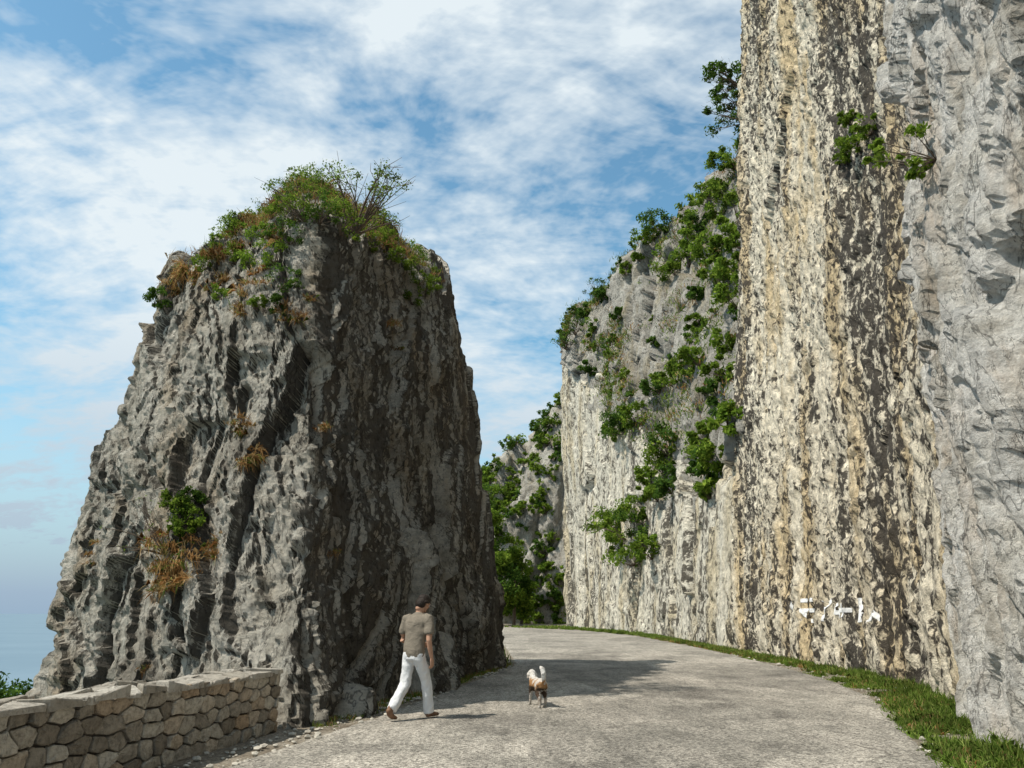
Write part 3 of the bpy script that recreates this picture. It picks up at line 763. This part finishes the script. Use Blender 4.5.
man.location=(-1.50,12.75,.022); man.rotation_euler=(0,0,math.radians(-32)); man.scale=(1.06,1.06,1.02)
def cloth(name,c,var=.12):
    m=MB(name); p=m.mapv((1,1,1)); n=m.noise(p,9,5,.6,.8)
    col=m.mix(1,c,m.ramp(n,[(.3,1-var),(.7,1+var)]),'MULTIPLY')
    m.bsdf(col,.95,m.bump(n,.03,.8),.1); return m.mat
SKIN=plain('skin',(.42,.24,.16),.6,.08,20,.001); SHIRT=cloth('tshirt_cloth',(.20,.172,.135)); PANT=cloth('white_trousers_cloth',(.66,.66,.66),.06)
SHOE=plain('brown_leather_shoe',(.18,.10,.06),.6); HAIR=plain('dark_hair',(.022,.015,.011),.6,.4,60,.01)
sp_=lambda z_: .02+ .07*max(0,(z_-.95)/.55)
parts=[loft([(0,sp_(.86),.86),(0,sp_(.95),.95),(0,sp_(1.08),1.08),(0,sp_(1.22),1.22),(0,sp_(1.35),1.35),(0,sp_(1.43),1.43),(0,sp_(1.48),1.485)],[(.175,.12),(.178,.122),(.168,.115),(.182,.12),(.196,.125),(.17,.1),(.08,.065)],cap=.25),
 loft([(.13,.085,1.43),(.20,.08,1.41),(.235,.06,1.30),(.25,.04,1.19)],[.062,.068,.066,.068],(0,1,0),cap=.25),
 loft([(-.13,.085,1.43),(-.20,.08,1.41),(-.235,.07,1.30),(-.25,.06,1.19)],[.062,.068,.066,.068],(0,1,0),cap=.25)]
body('tshirt',parts,SHIRT,.012,3,man,(.14,.03))
parts=[loft([(0,.02,.98),(0,.02,.90),(0,.01,.82)],[(.158,.11),(.172,.122),(.16,.115)],cap=.3),
 loft([(.085,.02,.86),(.095,.11,.68),(.10,.20,.49),(.10,.235,.30),(.10,.28,.075)],[(.09,.1),(.085,.09),(.074,.076),(.073,.076),(.076,.082)],cap=.2),
 loft([(-.085,.02,.86),(-.095,.0,.68),(-.10,-.03,.49),(-.10,-.16,.33),(-.10,-.315,.155)],[(.09,.1),(.085,.09),(.074,.076),(.073,.076),(.070,.076)],cap=.2)]
body('trousers',parts,PANT,.012,3,man,(.10,.03))
body('shoe_right',[loft([(.10,.235,.055),(.10,.30,.055),(.105,.38,.045),(.11,.46,.035)],[(.037,.045),(.043,.045),(.047,.035),(.035,.025)],cap=.7),loft([(.10,.265,.14),(.10,.26,.06)],[.042,.042])],SHOE,.008,3,man)
mesh_tmp=[loft([(-.10,-.37,.155),(-.10,-.345,.10),(-.10,-.285,.055),(-.10,-.215,.035)],[(.037,.04),(.043,.043),(.047,.035),(.035,.024)],cap=.7),loft([(-.10,-.33,.2),(-.10,-.34,.13)],[.04,.042])]
body('shoe_left',mesh_tmp,SHOE,.008,3,man)
def hand(w0,dirv,side,pal):
    d=np.array(dirv,float); d/=np.linalg.norm(d); s=np.array(side,float); s-=d*(s@d); s/=np.linalg.norm(s); n_=np.array(pal,float); n_-=d*(n_@d)+s*(n_@s); n_/=np.linalg.norm(n_)
    w0=np.array(w0,float); out=[loft([w0,w0+d*.04,w0+d*.09],[(.026,.018),(.038,.016),(.040,.014)],s)]
    for k,(o,L_) in enumerate([(-.030,.068),(-.010,.076),(.010,.072),(.029,.056)]):
        b=w0+d*.085+s*o
        out.append(loft([b,b+d*L_*.45+n_*.008+s*o*.08,b+d*L_*.78+n_*.026+s*o*.1,b+d*L_*.9+n_*.045],[.0095,.009,.008,.007],s,8))
    b=w0+d*.025-s*.028
    out.append(loft([b,b+d*.025-s*.022+n_*.012,b+d*.055-s*.03+n_*.024],[.012,.0105,.008],s,8))
    return out
parts=[loft([(.235,.06,1.34),(.25,.04,1.17),(.262,.02,1.10),(.262,.05,.98),(.262,.09,.86)],[.045,.043,.038,.036,.025],(0,1,0)),
 loft([(-.235,.07,1.34),(-.25,.06,1.17),(-.255,.05,1.10),(-.21,.18,1.04),(-.14,.29,1.02)],[.045,.043,.038,.036,.025],(0,0,1)),
 loft([(0,.09,1.42),(0,.115,1.50),(.01,.15,1.58)],[(.062,.06),(.055,.056),(.05,.052)])]
parts+=hand((.262,.095,.85),(0,.15,-1),(0,-1,0),(-1,0,0))
parts+=hand((-.135,.30,1.018),(.6,.8,0),(0,0,-1),(1,-.5,0))
body('arms_and_hands',parts,SKIN,.0055,1,man)
HM=(Matrix.Rotation(math.radians(-15),3,'Z')@Matrix.Rotation(math.radians(-30),3,'X'))
hc=np.array([.02,.19,1.635]); Hn=np.array(HM)
def hp(p_): return Hn@np.array(p_,float)+hc
hparts=[ell(hp((0,-.005,.025)),(.076,.095,.09),HM),ell(hp((0,.03,-.045)),(.058,.062,.07),HM),
 ell(hp((0,.098,-.012)),(.012,.016,.024),HM),ell(hp((0,.088,-.055)),(.024,.012,.007),HM),ell(hp((0,.082,-.068)),(.022,.012,.008),HM),ell(hp((0,.075,-.1)),(.025,.022,.018),HM),
 ell(hp((.078,.0,-.005)),(.01,.018,.032),HM),ell(hp((-.078,.0,-.005)),(.01,.018,.032),HM),ell(hp((0,.085,.02)),(.05,.012,.01),HM),
 loft([hp((0,-.03,-.06)),hp((0,-.04,-.13))],[(.05,.052),(.05,.052)])]
body('head',hparts,SKIN,.006,2,man)
A=Acc()
for s_ in (-1,1):
    A.add(*ell(hp((s_*.031,.086,.002)),(.012,.009,.009),HM),0)
A.build('eyes',[plain('eye_white',(.6,.58,.55))],True,man)
hh=[ell(hp((0,-.02,.04)),(.090,.102,.090),HM),ell(hp((0,-.05,-.03)),(.086,.078,.092),HM),ell(hp((0,.045,.08)),(.06,.045,.03),HM)]
for _ in range(90):
    v=rdir(1)[0]; v[2]=abs(v[2])*1.0-.45; v[1]=-abs(v[1])*.9+.15
    hh.append(ell(hp(v*np.array([.09,.107,.10])+np.array([0,-.02,.03])),(.018,.018,.018)))
body('hair',hh,HAIR,.006,1,man)

dog=bpy.data.objects.new('dog',None); COL.objects.link(dog); dog.location=(.44,14.45,.022); dog.rotation_euler=(0,0,math.radians(16)); dog.scale=(1.02,1.02,1.04)
m=MB('dog_fur'); p=m.mapv((1,1,1)); sp3=m.N('ShaderNodeSeparateXYZ'); m.L(p,sp3.inputs[0])
n=m.noise(p,9,3,.5); zf=m.math('ADD',sp3.outputs[2],m.math('MULTIPLY',m.math('SUBTRACT',n,.5),.22))
c=m.ramp(m.mr(zf,0,.6),[(0,(.50,.46,.40)),(.20,(.42,.36,.30)),(.28,(.10,.065,.045)),(.46,(.06,.045,.032)),(.53,(.33,.18,.08)),(.68,(.42,.24,.11)),(.73,(.66,.62,.56)),(.80,(.74,.72,.68))])
pz=m.mr(m.noise(m.mapv((1,1,1),(3,3,3)),7,2,.5),.52,.56); c=m.mix(m.math('MULTIPLY',pz,.8),c,(.66,.62,.56))
ff_=m.noise(m.mapv((1,1,.4)),90,4,.7); c=m.mix(1,c,m.ramp(ff_,[(.3,.6),(.7,1.3)]),'MULTIPLY')
m.bsdf(c,.9,m.bump(ff_,.02,1),.1); FUR=m.mat
dp=[loft([(0,-.24,.34),(0,-.16,.345),(0,-.03,.335),(0,.1,.325),(0,.19,.34),(0,.25,.40),(0,.30,.46)],[(.09,.095),(.098,.1),(.088,.09),(.1,.118),(.09,.105),(.068,.078),(.06,.066)]),
 loft([(0,.29,.47),(0,.35,.485),(0,.40,.475),(0,.46,.455)],[(.062,.062),(.066,.064),(.04,.04),(.026,.026)]),
 loft([(.05,.31,.51),(.075,.315,.47),(.08,.325,.41)],[(.014,.03),(.014,.034),(.01,.02)],(1,0,0)),
 loft([(-.05,.31,.51),(-.075,.315,.47),(-.08,.325,.41)],[(.014,.03),(.014,.034),(.01,.02)],(1,0,0)),
 loft([(0,-.27,.38),(-.005,-.34,.45),(-.015,-.36,.53),(-.03,-.33,.60),(-.045,-.27,.62)],[.024,.034,.042,.040,.018])]
for s_,st in ((1,.05),(-1,-.05)):
    dp.append(loft([(s_*.055,-.2,.34),(s_*.07,-.15+st,.235),(s_*.07,-.255+st,.13),(s_*.068,-.235+st*1.6,.03)],[(.055,.08),(.045,.056),(.024,.028),(.02,.022)]))
    dp.append(loft([(s_*.068,-.235+st*1.6,.02),(s_*.068,-.19+st*1.6,.018)],[(.026,.018),(.024,.015)]))
    dp.append(loft([(s_*.06,.15,.32),(s_*.068,.12-st,.22),(s_*.065,.15-st*1.3,.12),(s_*.062,.15-st*1.6,.025)],[(.045,.06),(.032,.038),(.022,.024),(.019,.021)]))
    dp.append(loft([(s_*.062,.15-st*1.6,.02),(s_*.062,.19-st*1.6,.018)],[(.024,.018),(.022,.015)]))
body('dog_body',dp,FUR,.009,2,dog,(.03,.025))
body('dog_nose',[ell((0,.485,.455),(.014,.012,.012))],HAIR,.004,1,dog)
A=Acc()
for s_ in (-1,1): A.add(*ell((s_*.03,.395,.505),(.009,.008,.008)),0)
A.build('dog_eyes',[HAIR],True,dog)
